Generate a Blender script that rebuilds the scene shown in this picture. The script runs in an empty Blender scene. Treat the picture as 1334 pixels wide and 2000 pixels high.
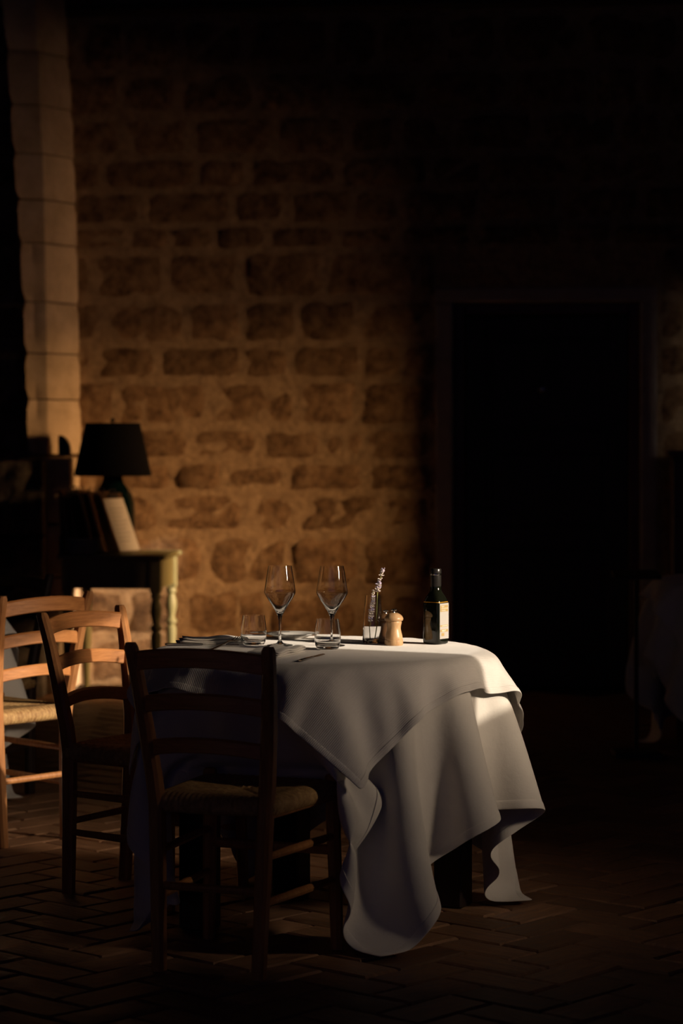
import bpy, bmesh, math, random
import numpy as np
from mathutils import Vector, Matrix

PI = math.pi
R_ = math.radians
rnd = random.Random(7)
scene = bpy.context.scene
COL = scene.collection

# ------------------------------------------------------------------ camera
CAM_H = 1.34
cam_d = bpy.data.cameras.new('camera')
cam = bpy.data.objects.new('camera', cam_d)
COL.objects.link(cam)
cam.location = (0, 0, CAM_H)
cam.rotation_euler = (R_(90), 0, 0)
cam_d.sensor_fit = 'VERTICAL'
cam_d.sensor_height = 36.0
cam_d.lens = 85.0
cam_d.shift_y = -139 / 2000.0
cam_d.dof.use_dof = True
cam_d.dof.focus_distance = 6.75
cam_d.dof.aperture_fstop = 3.2
cam_d.clip_end = 200
scene.camera = cam

# ------------------------------------------------------------------ sky, sun, exposure
world = bpy.data.worlds.new('world')
scene.world = world
world.use_nodes = True
bg = world.node_tree.nodes['Background']
bg.inputs['Color'].default_value = (0.20, 0.25, 1.0, 1)
bg.inputs['Strength'].default_value = 0.065

SUN_EL = R_(18.0)
SUN_T = Vector((-0.89 * math.cos(SUN_EL), 0.456 * math.cos(SUN_EL), -math.sin(SUN_EL)))

def sun_lamp(name, energy, angle, color):
    d = bpy.data.lights.new(name, 'SUN')
    d.energy = energy
    d.angle = R_(angle)
    d.color = color
    o = bpy.data.objects.new(name, d)
    COL.objects.link(o)
    o.rotation_euler = SUN_T.to_track_quat('-Z', 'Y').to_euler()
    o.location = (8, 2, 5)
    return o

sun_lamp('evening_sun', 3.8, 0.6, (1.0, 0.85, 0.67))
sun_lamp('hazy_sky_round_the_sun', 1.5, 11.0, (1.0, 0.76, 0.52))
# area fill lamps added outside the windows, standing in for evening haze
def fill_lamp(name, loc, w, h, energy, color):
    d = bpy.data.lights.new(name, 'AREA')
    d.shape = 'RECTANGLE'; d.size = w; d.size_y = h; d.energy = energy; d.color = color
    o = bpy.data.objects.new(name, d); COL.objects.link(o)
    o.location = loc
    o.rotation_euler = Vector((-0.89, 0.46, 0)).to_track_quat('-Z', 'Y').to_euler()
fill_lamp('wall_fill_far_window', (7.45, 8.50, 3.5), 0.70, 1.6, 2050.0, (1.0, 0.52, 0.20))  # added lamp for the orange glow on the left of the wall
fill_lamp('cloth_fill_near_window', (7.45, 3.45, 3.55), 1.3, 1.8, 470.0, (1.0, 0.78, 0.58))  # added fill for the window side of the laid cloth
fill_lamp('pillar_fill_far_window', (7.45, 8.52, 1.95), 0.70, 1.6, 210.0, (1.0, 0.55, 0.28))  # weaker added fill for the pillar and the upper wall

scene.view_settings.view_transform = 'Standard'
scene.view_settings.look = 'None'
scene.view_settings.gamma = 1.0
scene.view_settings.use_curve_mapping = False
scene.view_settings.exposure = 0.0
scene.cycles.max_bounces = 14
scene.cycles.diffuse_bounces = 5
scene.cycles.glossy_bounces = 5
scene.cycles.transmission_bounces = 12
scene.cycles.transparent_max_bounces = 12
scene.cycles.use_denoising = True
scene.cycles.sample_clamp_indirect = 4.0

# ------------------------------------------------------------------ helpers
def tag(o, label=None, cat=None, group=None, kind=None):
    if label: o['label'] = label
    if cat: o['category'] = cat
    if group: o['group'] = group
    if kind: o['kind'] = kind
    return o

def empty(name, loc=(0, 0, 0), rz=0.0):
    o = bpy.data.objects.new(name, None)
    o.empty_display_size = 0.05
    o.location = loc
    o.rotation_euler = (0, 0, rz)
    COL.objects.link(o)
    return o

def link_mesh(name, verts, faces, mat, parent=None, smooth=False, uvs=None, loc=None, rz=None):
    me = bpy.data.meshes.new(name)
    me.from_pydata([tuple(v) for v in verts], [], faces)
    me.update()
    if uvs is not None:
        uvl = me.uv_layers.new(name='UVMap')
        for lp in me.loops:
            uvl.data[lp.index].uv = uvs[lp.vertex_index]
    if mat: me.materials.append(mat)
    if smooth:
        for p in me.polygons: p.use_smooth = True
    o = bpy.data.objects.new(name, me)
    COL.objects.link(o)
    if parent: o.parent = parent
    if loc is not None: o.location = loc
    if rz is not None: o.rotation_euler = (0, 0, rz)
    return o

def smart_smooth(o, deg=35):
    me = o.data
    bm = bmesh.new(); bm.from_mesh(me)
    for f in bm.faces: f.smooth = True
    for e in bm.edges:
        if len(e.link_faces) == 2:
            e.smooth = e.calc_face_angle(0) < R_(deg)
    bm.to_mesh(me); bm.free()
    return o

class MB:
    def __init__(self): self.v = []; self.f = []
    def add(self, vs, fs):
        n = len(self.v)
        self.v += [Vector(p) for p in vs]
        self.f += [tuple(i + n for i in f) for f in fs]
        return self
    def loft(self, rings, cap=True):
        n = len(rings[0]); vs = [p for r in rings for p in r]; fs = []
        for k in range(len(rings) - 1):
            for i in range(n):
                j = (i + 1) % n
                fs.append((k*n+i, k*n+j, (k+1)*n+j, (k+1)*n+i))
        if cap:
            fs.append(tuple(range(n))[::-1])
            fs.append(tuple((len(rings)-1)*n + i for i in range(n)))
        return self.add(vs, fs)
    def box(self, c, s, b=0.0, rot=None):
        """box centred at c with size s and chamfer b"""
        hx, hy, hz = s[0]/2, s[1]/2, s[2]/2
        b = min(b, hx*.9, hy*.9, hz*.9)
        def ring(x, y, z, bb):
            return [(-x+bb, -y, z), (x-bb, -y, z), (x, -y+bb, z), (x, y-bb, z),
                    (x-bb, y, z), (-x+bb, y, z), (-x, y-bb, z), (-x, -y+bb, z)]
        if b <= 0:
            vs = [(-hx,-hy,-hz),(hx,-hy,-hz),(hx,hy,-hz),(-hx,hy,-hz),(-hx,-hy,hz),(hx,-hy,hz),(hx,hy,hz),(-hx,hy,hz)]
            fs = [(3,2,1,0),(4,5,6,7),(0,1,5,4),(1,2,6,5),(2,3,7,6),(3,0,4,7)]
            m = rot or Matrix.Identity(3)
            return self.add([m @ Vector(p) + Vector(c) for p in vs], fs)
        rings = [ring(hx-b, hy-b, -hz, b*.6), ring(hx, hy, -hz+b, b), ring(hx, hy, hz-b, b), ring(hx-b, hy-b, hz, b*.6)]
        m = rot or Matrix.Identity(3)
        rings = [[m @ Vector(p) + Vector(c) for p in r] for r in rings]
        return self.loft(rings)
    def lathe(self, prof, seg=32, c=(0, 0, 0), closed=False):
        """prof: (r, z) points bottom to top; closed loops the profile (a shell)"""
        c = Vector(c); n = len(prof); vs = []; idx = []
        for r, z in prof:
            if r < 1e-6:
                idx.append((len(vs), 1)); vs.append(c + Vector((0, 0, z)))
            else:
                idx.append((len(vs), seg))
                for i in range(seg):
                    a = 2*PI*i/seg
                    vs.append(c + Vector((r*math.cos(a), r*math.sin(a), z)))
        fs = []
        rng = range(n) if closed else range(n-1)
        for k in rng:
            a, na = idx[k]; b, nb = idx[(k+1) % n]
            for i in range(seg):
                j = (i+1) % seg
                if na == 1 and nb == 1: break
                if na == 1: fs.append((a, b+j, b+i))
                elif nb == 1: fs.append((a+i, a+j, b))
                else: fs.append((a+i, a+j, b+j, b+i))
        if not closed:
            if idx[0][1] > 1: fs.append(tuple(idx[0][0]+i for i in range(seg))[::-1])
            if idx[-1][1] > 1: fs.append(tuple(idx[-1][0]+i for i in range(seg)))
        return self.add(vs, fs)
    def tube(self, pts, rad, seg=10, cap=True):
        pts = [Vector(p) for p in pts]
        rads = rad if isinstance(rad, (list, tuple)) else [rad]*len(pts)
        rings = []; up = None
        for i, p in enumerate(pts):
            t = (pts[min(i+1, len(pts)-1)] - pts[max(i-1, 0)]).normalized()
            if up is None:
                up = Vector((0, 0, 1)) if abs(t.z) < .9 else Vector((0, 1, 0))
            x = t.cross(up).normalized(); y = x.cross(t).normalized(); up = y
            rings.append([p + (x*math.cos(2*PI*k/seg) + y*math.sin(2*PI*k/seg))*rads[i] for k in range(seg)])
        return self.loft(rings, cap)
    def post(self, pts, sizes, ch=0.22):
        """square-ish post through pts (horizontal sections), sizes (w, d)"""
        rings = []
        for p, (w, d) in zip(pts, sizes):
            b = min(w, d)*ch; x, y = w/2, d/2
            rings.append([Vector(p) + Vector(q) for q in
                          [(-x+b,-y,0),(x-b,-y,0),(x,-y+b,0),(x,y-b,0),(x-b,y,0),(-x+b,y,0),(-x,y-b,0),(-x,-y+b,0)]])
        return self.loft(rings)
    def build(self, name, mat, parent=None, smooth=True, deg=35, loc=None, rz=None):
        o = link_mesh(name, self.v, self.f, mat, parent, loc=loc, rz=rz)
        bm = bmesh.new(); bm.from_mesh(o.data)
        bmesh.ops.recalc_face_normals(bm, faces=bm.faces)
        bm.to_mesh(o.data); bm.free()
        if smooth: smart_smooth(o, deg)
        return o

def copy_tree(o, parent=None):
    c = o.copy(); COL.objects.link(c)
    if parent: c.parent = parent
    for ch in list(o.children): copy_tree(ch, c)
    return c

# ------------------------------------------------------------------ materials
def principled(name, col, rough=.6, spec=.5, metal=0.0):
    m = bpy.data.materials.new(name); m.use_nodes = True
    b = m.node_tree.nodes['Principled BSDF']
    b.inputs['Base Color'].default_value = (*col, 1)
    b.inputs['Roughness'].default_value = rough
    b.inputs['Metallic'].default_value = metal
    b.inputs['Specular IOR Level'].default_value = spec
    return m, m.node_tree, b

def coords(nt, scale=(1, 1, 1), kind='Object', rot=(0, 0, 0)):
    tc = nt.nodes.new('ShaderNodeTexCoord'); mp = nt.nodes.new('ShaderNodeMapping')
    mp.inputs['Scale'].default_value = scale; mp.inputs['Rotation'].default_value = rot
    nt.links.new(tc.outputs[kind], mp.inputs['Vector'])
    return mp.outputs['Vector']

def noise(nt, vec, scale, detail=4, rough=.6):
    n = nt.nodes.new('ShaderNodeTexNoise')
    n.inputs['Scale'].default_value = scale; n.inputs['Detail'].default_value = detail
    n.inputs['Roughness'].default_value = rough
    if vec: nt.links.new(vec, n.inputs['Vector'])
    return n.outputs['Fac']

def ramp(nt, fac, stops):
    r = nt.nodes.new('ShaderNodeValToRGB')
    e = r.color_ramp.elements
    e[0].position, e[0].color = stops[0][0], (*stops[0][1], 1)
    e[1].position, e[1].color = stops[-1][0], (*stops[-1][1], 1)
    for p, c in stops[1:-1]:
        x = e.new(p); x.color = (*c, 1)
    nt.links.new(fac, r.inputs['Fac'])
    return r.outputs['Color']

def bump(nt, b, h, strength, dist, prev=None):
    n = nt.nodes.new('ShaderNodeBump')
    n.inputs['Strength'].default_value = strength; n.inputs['Distance'].default_value = dist
    nt.links.new(h, n.inputs['Height'])
    if prev: nt.links.new(prev, n.inputs['Normal'])
    nt.links.new(n.outputs['Normal'], b.inputs['Normal'])
    return n.outputs['Normal']

def vary(nt, col, amount=.35):
    """multiply a colour by a per-object random value"""
    oi = nt.nodes.new('ShaderNodeObjectInfo')
    mr = nt.nodes.new('ShaderNodeMapRange')
    mr.inputs['To Min'].default_value = 1-amount; mr.inputs['To Max'].default_value = 1+amount*.6
    nt.links.new(oi.outputs['Random'], mr.inputs['Value'])
    mx = nt.nodes.new('ShaderNodeMix'); mx.data_type = 'RGBA'; mx.blend_type = 'MULTIPLY'
    mx.inputs['Factor'].default_value = 1.0
    nt.links.new(col, mx.inputs['A']); nt.links.new(mr.outputs['Result'], mx.inputs['B'])
    return mx.outputs['Result']

def mat_stone(name, c1, c2, c3, var=.3, scale=9, bstr=.9, bdist=.02):
    m, nt, b = principled(name, c2, .92, .25)
    v = coords(nt)
    oi = nt.nodes.new('ShaderNodeObjectInfo')
    ad = nt.nodes.new('ShaderNodeVectorMath'); ad.operation = 'ADD'
    sc = nt.nodes.new('ShaderNodeVectorMath'); sc.operation = 'SCALE'
    cb = nt.nodes.new('ShaderNodeCombineXYZ')
    for k in 'XYZ': nt.links.new(oi.outputs['Random'], cb.inputs[k])
    nt.links.new(cb.outputs['Vector'], sc.inputs[0]); sc.inputs['Scale'].default_value = 17.0
    nt.links.new(v, ad.inputs[0]); nt.links.new(sc.outputs['Vector'], ad.inputs[1])
    v = ad.outputs['Vector']
    n1 = noise(nt, v, scale, 8, .65)
    col = ramp(nt, n1, [(.32, c1), (.52, c2), (.72, c3)])
    nt.links.new(vary(nt, col, var), b.inputs['Base Color'])
    n2 = noise(nt, v, scale*2.2, 10, .72)
    p = bump(nt, b, n2, bstr, bdist)
    vo = nt.nodes.new('ShaderNodeTexVoronoi'); vo.inputs['Scale'].default_value = scale*1.6
    nt.links.new(v, vo.inputs['Vector'])
    bump(nt, b, vo.outputs['Distance'], bstr*.6, bdist*.8, p)
    return m

def mat_wood(name, dark, light, rough=.45, scale=(5, 60, 5), var=.12, spec=.4):
    m, nt, b = principled(name, light, rough, spec)
    v = coords(nt, scale)
    n = noise(nt, v, 2.2, 6, .6)
    col = ramp(nt, n, [(.3, dark), (.7, light)])
    nt.links.new(vary(nt, col, var), b.inputs['Base Color'])
    bump(nt, b, n, .25, .002)
    return m

def mat_fabric(name, col, ribs=0.0):
    m, nt, b = principled(name, col, .85, .2)
    b.inputs['Sheen Weight'].default_value = .35
    b.inputs['Sheen Roughness'].default_value = .4
    v = coords(nt, (1, 1, 1), 'UV')
    n = noise(nt, v, 9, 5, .6)
    c = ramp(nt, n, [(.3, tuple(x*.93 for x in col)), (.7, col)])
    nt.links.new(c, b.inputs['Base Color'])
    p = bump(nt, b, noise(nt, v, 14, 4, .55), .35, .008)
    if ribs:
        w = nt.nodes.new('ShaderNodeTexWave'); w.wave_type = 'BANDS'; w.bands_direction = 'X'
        w.inputs['Scale'].default_value = ribs; w.inputs['Distortion'].default_value = .25
        nt.links.new(v, w.inputs['Vector'])
        bump(nt, b, w.outputs['Fac'], .3, .002, p)
    else:
        w = nt.nodes.new('ShaderNodeTexNoise'); w.inputs['Scale'].default_value = 260
        nt.links.new(v, w.inputs['Vector'])
        bump(nt, b, w.outputs['Fac'], .12, .001, p)
    return m

def mat_glass(name, col=(1, 1, 1), rough=0.0, ior=1.5):
    m, nt, b = principled(name, col, rough)
    b.inputs['Transmission Weight'].default_value = 1.0
    b.inputs['IOR'].default_value = ior
    return m

M = {}
M['stone'] = mat_stone('tufa_stone', (.15, .085, .048), (.38, .235, .13), (.54, .37, .22), .25, 13, 1.0, .05)
M['mortar'] = mat_stone('lime_mortar', (.28, .19, .12), (.42, .295, .18), (.54, .39, .25), .05, 16, .9, .025)
M['pale_stone'] = mat_stone('pale_limestone', (.46, .35, .23), (.60, .47, .32), (.70, .56, .40), .12, 7, .35, .012)
M['rough_stone'] = mat_stone('rough_grey_stone', (.08, .07, .06), (.20, .17, .14), (.34, .29, .23), .2, 12, 1.0, .04)
M['frame_stone'] = mat_stone('door_stone', (.30, .26, .23), (.38, .33, .29), (.42, .38, .33), .05, 6, .2, .006)
M['plaster'] = mat_stone('plaster', (.12, .09, .06), (.15, .115, .08), (.18, .14, .10), .02, 4, .3, .01)
M['ceiling'] = mat_wood('ceiling_boards', (.03, .02, .015), (.06, .04, .03), .8)

def mat_tile():
    m, nt, b = principled('terracotta_tile', (.3, .14, .07), .55, .45)
    v = coords(nt, (1, 5, 1))
    oi = nt.nodes.new('ShaderNodeObjectInfo')
    ad = nt.nodes.new('ShaderNodeVectorMath'); ad.operation = 'ADD'
    nt.links.new(v, ad.inputs[0]); nt.links.new(oi.outputs['Location'], ad.inputs[1])
    v2 = ad.outputs['Vector']
    n = noise(nt, v2, 9, 7, .65)
    col = ramp(nt, n, [(.3, (.16, .08, .042)), (.55, (.32, .168, .088)), (.75, (.43, .26, .145))])
    nt.links.new(vary(nt, col, .35), b.inputs['Base Color'])
    bump(nt, b, noise(nt, v2, 14, 8, .7), .55, .008)
    rr = ramp(nt, n, [(.3, (.42,)*3), (.7, (.75,)*3)])
    nt.links.new(rr, b.inputs['Roughness'])
    return m
M['tile'] = mat_tile()
M['grout'] = principled('grout', (.05, .035, .025), .95, .1)[0]
M['chair_wood'] = mat_wood('chair_beech', (.28, .11, .036), (.48, .215, .075), .42, (40, 40, 4))
M['slat_wood'] = mat_wood('slat_beech', (.38, .145, .045), (.60, .255, .085), .42, (4, 40, 60))
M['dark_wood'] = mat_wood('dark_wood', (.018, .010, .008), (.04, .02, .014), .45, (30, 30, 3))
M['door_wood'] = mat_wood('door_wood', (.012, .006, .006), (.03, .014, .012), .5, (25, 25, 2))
M['red_wood'] = mat_wood('mahogany', (.05, .012, .010), (.10, .022, .016), .45, (25, 25, 2))
M['rush'] = mat_wood('woven_rush', (.26, .13, .05), (.54, .34, .14), .7, (30, 30, 30), .05, .3)
M['cloth_low'] = mat_fabric('linen_under_cloth', (.68, .64, .58))
M['cloth_top'] = mat_fabric('ribbed_cotton_cloth', (.72, .68, .63), 62)
M['napkin'] = mat_fabric('napkin_cotton', (.78, .74, .68))
M['glass'] = mat_glass('clear_glass')
M['water'] = mat_glass('water', ior=1.333)
M['bottle'] = principled('dark_bottle_glass', (.006, .007, .004), .03, .6)[0]
M['demijohn'] = principled('green_bottle_glass', (.002, .010, .010), .04, .6)[0]
M['steel'] = principled('steel', (.50, .48, .45), .16, .5, 1.0)[0]
M['black_cap'] = principled('black_capsule', (.02, .018, .016), .25, .5)[0]
M['label'] = principled('label_paper', (.44, .42, .39), .6, .3)[0]
M['gold_ink'] = principled('gold_ink', (.42, .30, .12), .5, .4)[0]
M['white_ink'] = principled('white_ink', (.85, .82, .75), .6, .3)[0]
M['amber'] = principled('amber_refraction', (.55, .26, .02), .2, .5)[0]  # opaque colour for the line of refracted light in the bottle
M['mill_wood'] = mat_wood('olive_wood', (.40, .22, .10), (.62, .40, .21), .35, (30, 30, 5))
M['mill_dark'] = mat_wood('stained_olive_wood', (.10, .05, .025), (.18, .09, .04), .3, (30, 30, 5))
M['porcelain'] = principled('porcelain', (.80, .78, .74), .18, .5)[0]
M['shade_grey_plate'] = principled('shade_grey_porcelain', (.5, .5, .5), .35, .5)[0]  # white plates, their shade put into the grey colour
M['console'] = mat_wood('olive_paint', (.27, .26, .125), (.35, .33, .165), .5, (10, 10, 3), .05)
M['shade'] = principled('black_fabric', (.003, .003, .005), .9, .2)[0]
M['board'] = mat_wood('clipboard_board', (.10, .05, .025), (.17, .085, .04), .5, (10, 10, 30), .3)
M['edge'] = principled('lit_board_edge', (.40, .27, .16), .6, .3)[0]  # pale tone for light catching the clipboard edges
M['paper'] = principled('menu_paper', (.74, .70, .64), .8, .2)[0]
M['ink'] = principled('grey_ink', (.45, .42, .38), .8, .2)[0]
M['lavender'] = principled('lavender_petal', (.58, .50, .66), .7, .3)[0]
M['lav_dry'] = principled('lavender_calyx', (.74, .64, .58), .7, .3)[0]
M['stem'] = principled('green_stem', (.34, .36, .10), .6, .3)[0]
M['iron'] = principled('black_iron', (.015, .014, .014), .5, .4)[0]

# ------------------------------------------------------------------ floor of herringbone tiles
floor = MB().box((-.65, 5.95, -.06), (8.2, 16.3, .096)).build('floor', M['grout'], smooth=False)
tag(floor, kind='structure')
TL, TW, GAP = .27, .135, .008
def tile_mesh(seed):
    r = random.Random(seed); mb = MB()
    x, y = (TL-GAP)/2, (TW-GAP)/2
    def ring(ix, iy, z, j):
        return [Vector((sx*(x-ix)+r.uniform(-j, j), sy*(y-iy)+r.uniform(-j, j), z))
                for sx, sy in ((-1,-1),(-.33,-1),(.33,-1),(1,-1),(1,1),(.33,1),(-.33,1),(-1,1))]
    mb.loft([ring(0, 0, -.013, 0), ring(0, 0, -.005, .0012), ring(.006, .006, 0, .002)])
    o = mb.build('tile_seed', M['tile'])
    me = o.data; bpy.data.objects.remove(o); return me
TILES = [tile_mesh(s) for s in range(6)]
FROT = R_(48)
spots = []
ca, sa = math.cos(FROT), math.sin(FROT)
for i in range(-70, 70):
    for j in range(-40, 40):
        ox, oy = i + 2*j, i - 2*j
        for (cx, cy, vert) in ((ox+1, oy+.5, 0), (ox+2.5, oy, 1)):
            lx, ly = cx*TW, cy*TW
            X, Y = ca*lx - sa*ly, 9 + sa*lx + ca*ly
            if -3.3 < X < 3.15 and 4.3 < Y < 13.2 - .1*X and not (Y > 13.0-.114*X):
                inview = abs(X) < .1425*Y + .12 and Y > 5.45
                spots.append((X, Y, FROT + (PI/2 if vert else 0), inview))
spots.sort(key=lambda s: (not s[3], s[1]))
rest_v, rest_f = [], []
for k, (X, Y, rz, inview) in enumerate(spots):
    me = TILES[k % 6]
    rx, ry = rnd.gauss(0, .006), rnd.gauss(0, .006)
    rz2 = rz + rnd.gauss(0, .006) + (PI if rnd.random() < .5 else 0)
    z = rnd.uniform(-.003, 0)
    if inview and k < 296:
        t = bpy.data.objects.new('tile', me); COL.objects.link(t); t.parent = floor
        t.location = (X, Y, z); t.rotation_euler = (rx, ry, rz2)
    else:
        mt = Matrix.Translation((X, Y, z)) @ Matrix.Rotation(rz2, 4, 'Z') @ Matrix.Rotation(rx, 4, 'X') @ Matrix.Rotation(ry, 4, 'Y')
        n = len(rest_v)
        rest_v += [mt @ v.co for v in me.vertices]
        rest_f += [tuple(q+n for q in p.vertices) for p in me.polygons]
far = link_mesh('tile_field', rest_v, rest_f, M['tile'], floor)
tag(far, kind='stuff')

# ------------------------------------------------------------------ back wall of coursed stones
WROT = R_(-6.5)
wall = empty('wall_back', (0, 13.107, 0), WROT)
tag(wall, kind='structure')
DX0, DX1, DZ = .606, 1.606, 2.085          # door opening along the wall
FX0, FX1, FZ = .508, 1.70, 2.17            # its stone frame
HT = 3.66
mb = MB()
for (x0, x1, z0, z1) in ((-4.7, FX0+.03, 0, HT+.3), (FX1-.03, 3.6, 0, HT+.3), (FX0+.03, FX1-.03, FZ-.03, HT+.3)):
    mb.box(((x0+x1)/2, .15, (z0+z1)/2), (x1-x0, .3, z1-z0))
mb.build('mortar_bed', M['mortar'], wall, smooth=False)
def brick(x0, x1, z0, z1, proud, r):
    nx = max(4, int((x1-x0)/.07)); nz = 4
    vs, fs = [], []
    for j in range(nz+1):
        for i in range(nx+1):
            u, w = i/nx, j/nz
            edge = min(i, nx-i, j, nz-j)
            x = x0 + (x1-x0)*u; z = z0 + (z1-z0)*w
            if edge == 0:
                y = .008; x += r.uniform(-.008, .008); z += r.uniform(-.008, .008)
            else:
                if edge == 1:
                    x += (x0+(x1-x0)*.5-x)*0 + (-.6 if i == 1 else .6 if i == nx-1 else 0)*(x1-x0)/nx*.55
                    z += (-.6 if j == 1 else .6 if j == nz-1 else 0)*(z1-z0)/nz*.5
                y = -proud - r.uniform(-.010, .010)
                x += r.uniform(-.01, .01); z += r.uniform(-.006, .006)
            vs.append((x, y, z))
    for j in range(nz):
        for i in range(nx):
            a = j*(nx+1)+i
            fs.append((a, a+1, a+nx+2, a+nx+1))
    return link_mesh('brick', vs, fs, M['stone'], wall, smooth=True)
COURSES = [0, .275, .539, .834, 1.059, 1.228, 1.410, 1.674, 1.865, 2.110, 2.382, 2.514, 2.708, 2.888, 3.112, 3.354, 3.65]
rb = random.Random(21)
for c in range(len(COURSES)-1):
    z0, z1 = COURSES[c], COURSES[c+1]
    x = -3.0 - rb.uniform(0, .3)
    while x < 2.5:
        w = rb.uniform(.22, .52)
        x1 = x + w
        segs = [(x, x1)]
        if z0 < FZ - .02:                   # stones stop at the door frame
            segs = []
            if x < FX0 - .05: segs.append((x, min(x1, FX0)))
            if x1 > FX1 + .05: segs.append((max(x, FX1), x1))
        for a, b in segs:
            if b - a > .07:
                g = .008
                brick(a+g, b-g, z0+g, (z1 if z0 >= FZ-.02 or True else z1)-g, rb.uniform(.003, .015), rb)
        x = x1
# stone frame and door
door = empty('door_1', (0, 13.107, 0), WROT)
tag(door, kind='structure')
MB().box((FX0+(DX0-FX0)/2, .105, DZ/2), (DX0-FX0, .22, DZ), .008).build('stone_jamb', M['frame_stone'], door)
MB().box((DX1+(FX1-DX1)/2, .105, DZ/2), (FX1-DX1, .22, DZ), .008).build('stone_jamb', M['frame_stone'], door)
MB().box(((FX0+FX1)/2, .105, (DZ+FZ)/2), (FX1-FX0, .22, FZ-DZ-.002), .008).build('stone_lintel', M['frame_stone'], door)
for x in (DX0+.03, DX1-.03):
    MB().box((x, .12, DZ/2), (.058, .08, DZ-.004), .006).build('wooden_jamb', M['red_wood'], door)
MB().box(((DX0+DX1)/2, .12, DZ-.032), (DX1-DX0-.12, .08, .06), .006).build('wooden_head', M['red_wood'], door)
leaf_w = DX1-DX0-.124
lx = (DX0+DX1)/2
MB().box((lx, .26, 1.15), (1.4, .06, 2.5)).build('light_stop', M['grout'], door, smooth=False)  # unseen slab added to stop light leaking round the door leaf
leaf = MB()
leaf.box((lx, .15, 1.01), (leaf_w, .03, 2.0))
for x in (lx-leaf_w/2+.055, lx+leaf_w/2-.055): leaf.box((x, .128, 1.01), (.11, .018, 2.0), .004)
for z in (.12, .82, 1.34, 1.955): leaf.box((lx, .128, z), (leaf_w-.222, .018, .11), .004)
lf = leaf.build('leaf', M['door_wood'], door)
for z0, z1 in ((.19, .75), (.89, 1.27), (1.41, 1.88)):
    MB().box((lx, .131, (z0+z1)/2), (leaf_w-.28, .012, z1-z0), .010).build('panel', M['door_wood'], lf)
h = MB(); h.tube([(lx-.375, .118, .97), (lx-.375, .07, .97), (lx-.27, .065, .97)], .009, 8)
h.box((lx-.375, .117, .95), (.04, .006, .18), .002)
h.build('handle', M['iron'], lf)
MB().lathe([(.022, 0), (.022, .006), (.012, .012), (0, .013)], 16).build('knob', M['steel'], lf, loc=(lx-.025, .118, 1.62)).rotation_euler = (R_(90), 0, 0)

# ceiling with boards, a trim where it meets the wall
ceil = MB().box((-.65, 5.95, HT+.20), (8.2, 16.5, .1)).build('ceiling', M['ceiling'], smooth=False)
tag(ceil, kind='structure')
for k in range(9):
    MB().box((-2.8+k*.7, 7.0, HT+.11), (.10, 12.2, .08), .006).build('joist', M['dark_wood'], ceil)
tr = MB().box((0, -.05, HT+.03), (6.2, .10, .05), .012).build('trim_1', M['ceiling'], loc=(0, 13.107, 0), rz=WROT)
tag(tr, kind='structure')
wl = MB().box((-4.65, 6.2, 1.9), (.3, 14.4, 3.9)).build('wall_left', M['plaster'], smooth=False)
tag(wl, kind='structure')

# right wall with two high windows (outside the frame: the sun comes in through them)
XW, TH = 3.2, .10
WINS = [(5.12, 6.10, 1.60, 2.25), (10.50, 11.09, 1.62, 2.36)]
wr = empty('wall_right', (0, 0, 0)); tag(wr, kind='structure')
mb = MB(); y0 = -2.4
for (a, b, s, l) in WINS:
    mb.box((XW+TH/2, (y0+a)/2, 1.95), (TH, a-y0, 3.9))
    mb.box((XW+TH/2, (a+b)/2, s/2), (TH, b-a, s))
    mb.box((XW+TH/2, (a+b)/2, (l+3.9)/2), (TH, b-a, 3.9-l))
    y0 = b
mb.box((XW+TH/2, (y0+13.3)/2, 1.95), (TH, 13.3-y0, 3.9))
mb.build('masonry', M['plaster'], wr, smooth=False)

# ------------------------------------------------------------------ stone pier at the left
def ground(px, Y): return (px-667)*Y/4722.0
def zof(py, Y): return CAM_H - (py-861)*Y/4722.0
pier = empty('pillar', (0, 0, 0)); tag(pier, kind='structure')
PYC, PYR, PYL = 12.95, 13.17, 12.91       # arris nearest, right face runs back to the wall
levels = [(-30, 2, 62, 126), (100, 12, 70, 133), (205, 20, 74, 140), (300, 26, 79, 144), (390, 33, 82, 147), (475, 38, 84, 150), (590, 45, 86, 152), (690, 49, 88, 154), (780, 52, 89, 156), (888, 55, 90, 158)]
rp = random.Random(3)
for k in range(len(levels)-1):
    (ya, la, ca_, ra), (yb, lb, cb_, rb_) = levels[k], levels[k+1]
    rings = []
    n = 5
    for q in range(n+1):
        t = q/n
        z = zof(ya, PYC) + (zof(yb, PYC)-zof(ya, PYC))*t
        ins = .012 if q in (0, n) else 0.0
        L = ground(la+(lb-la)*t, PYL); C_ = ground(ca_+(cb_-ca_)*t, PYC); Rr = ground(ra+(rb_-ra)*t, PYR)
        g = lambda s: rp.uniform(-s, s)
        zz = z + (-.004 if q == 0 else .004 if q == n else 0)
        rings.append([Vector((L+ins, PYL+ins, zz)), Vector(((L+C_)/2+g(.004), (PYL+PYC)/2+ins+g(.006), zz)),
                      Vector((C_-.012, PYC-.022+ins, zz)), Vector((C_+.012, PYC-.018+ins, zz)),
                      Vector(((C_*.6+Rr*.4)+g(.004), PYC*.6+PYR*.4+ins+g(.008), zz)), Vector(((C_*.25+Rr*.75)+g(.004), PYC*.25+PYR*.75+ins+g(.008), zz)),
                      Vector((Rr-ins, PYR, zz)), Vector((Rr-.02, 13.42, zz)), Vector((L+.0, 13.42, zz))])
    MB().loft(rings).build('stone_block', M['pale_stone'], pier, deg=25)
zi = zof(890, PYC)
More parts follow.
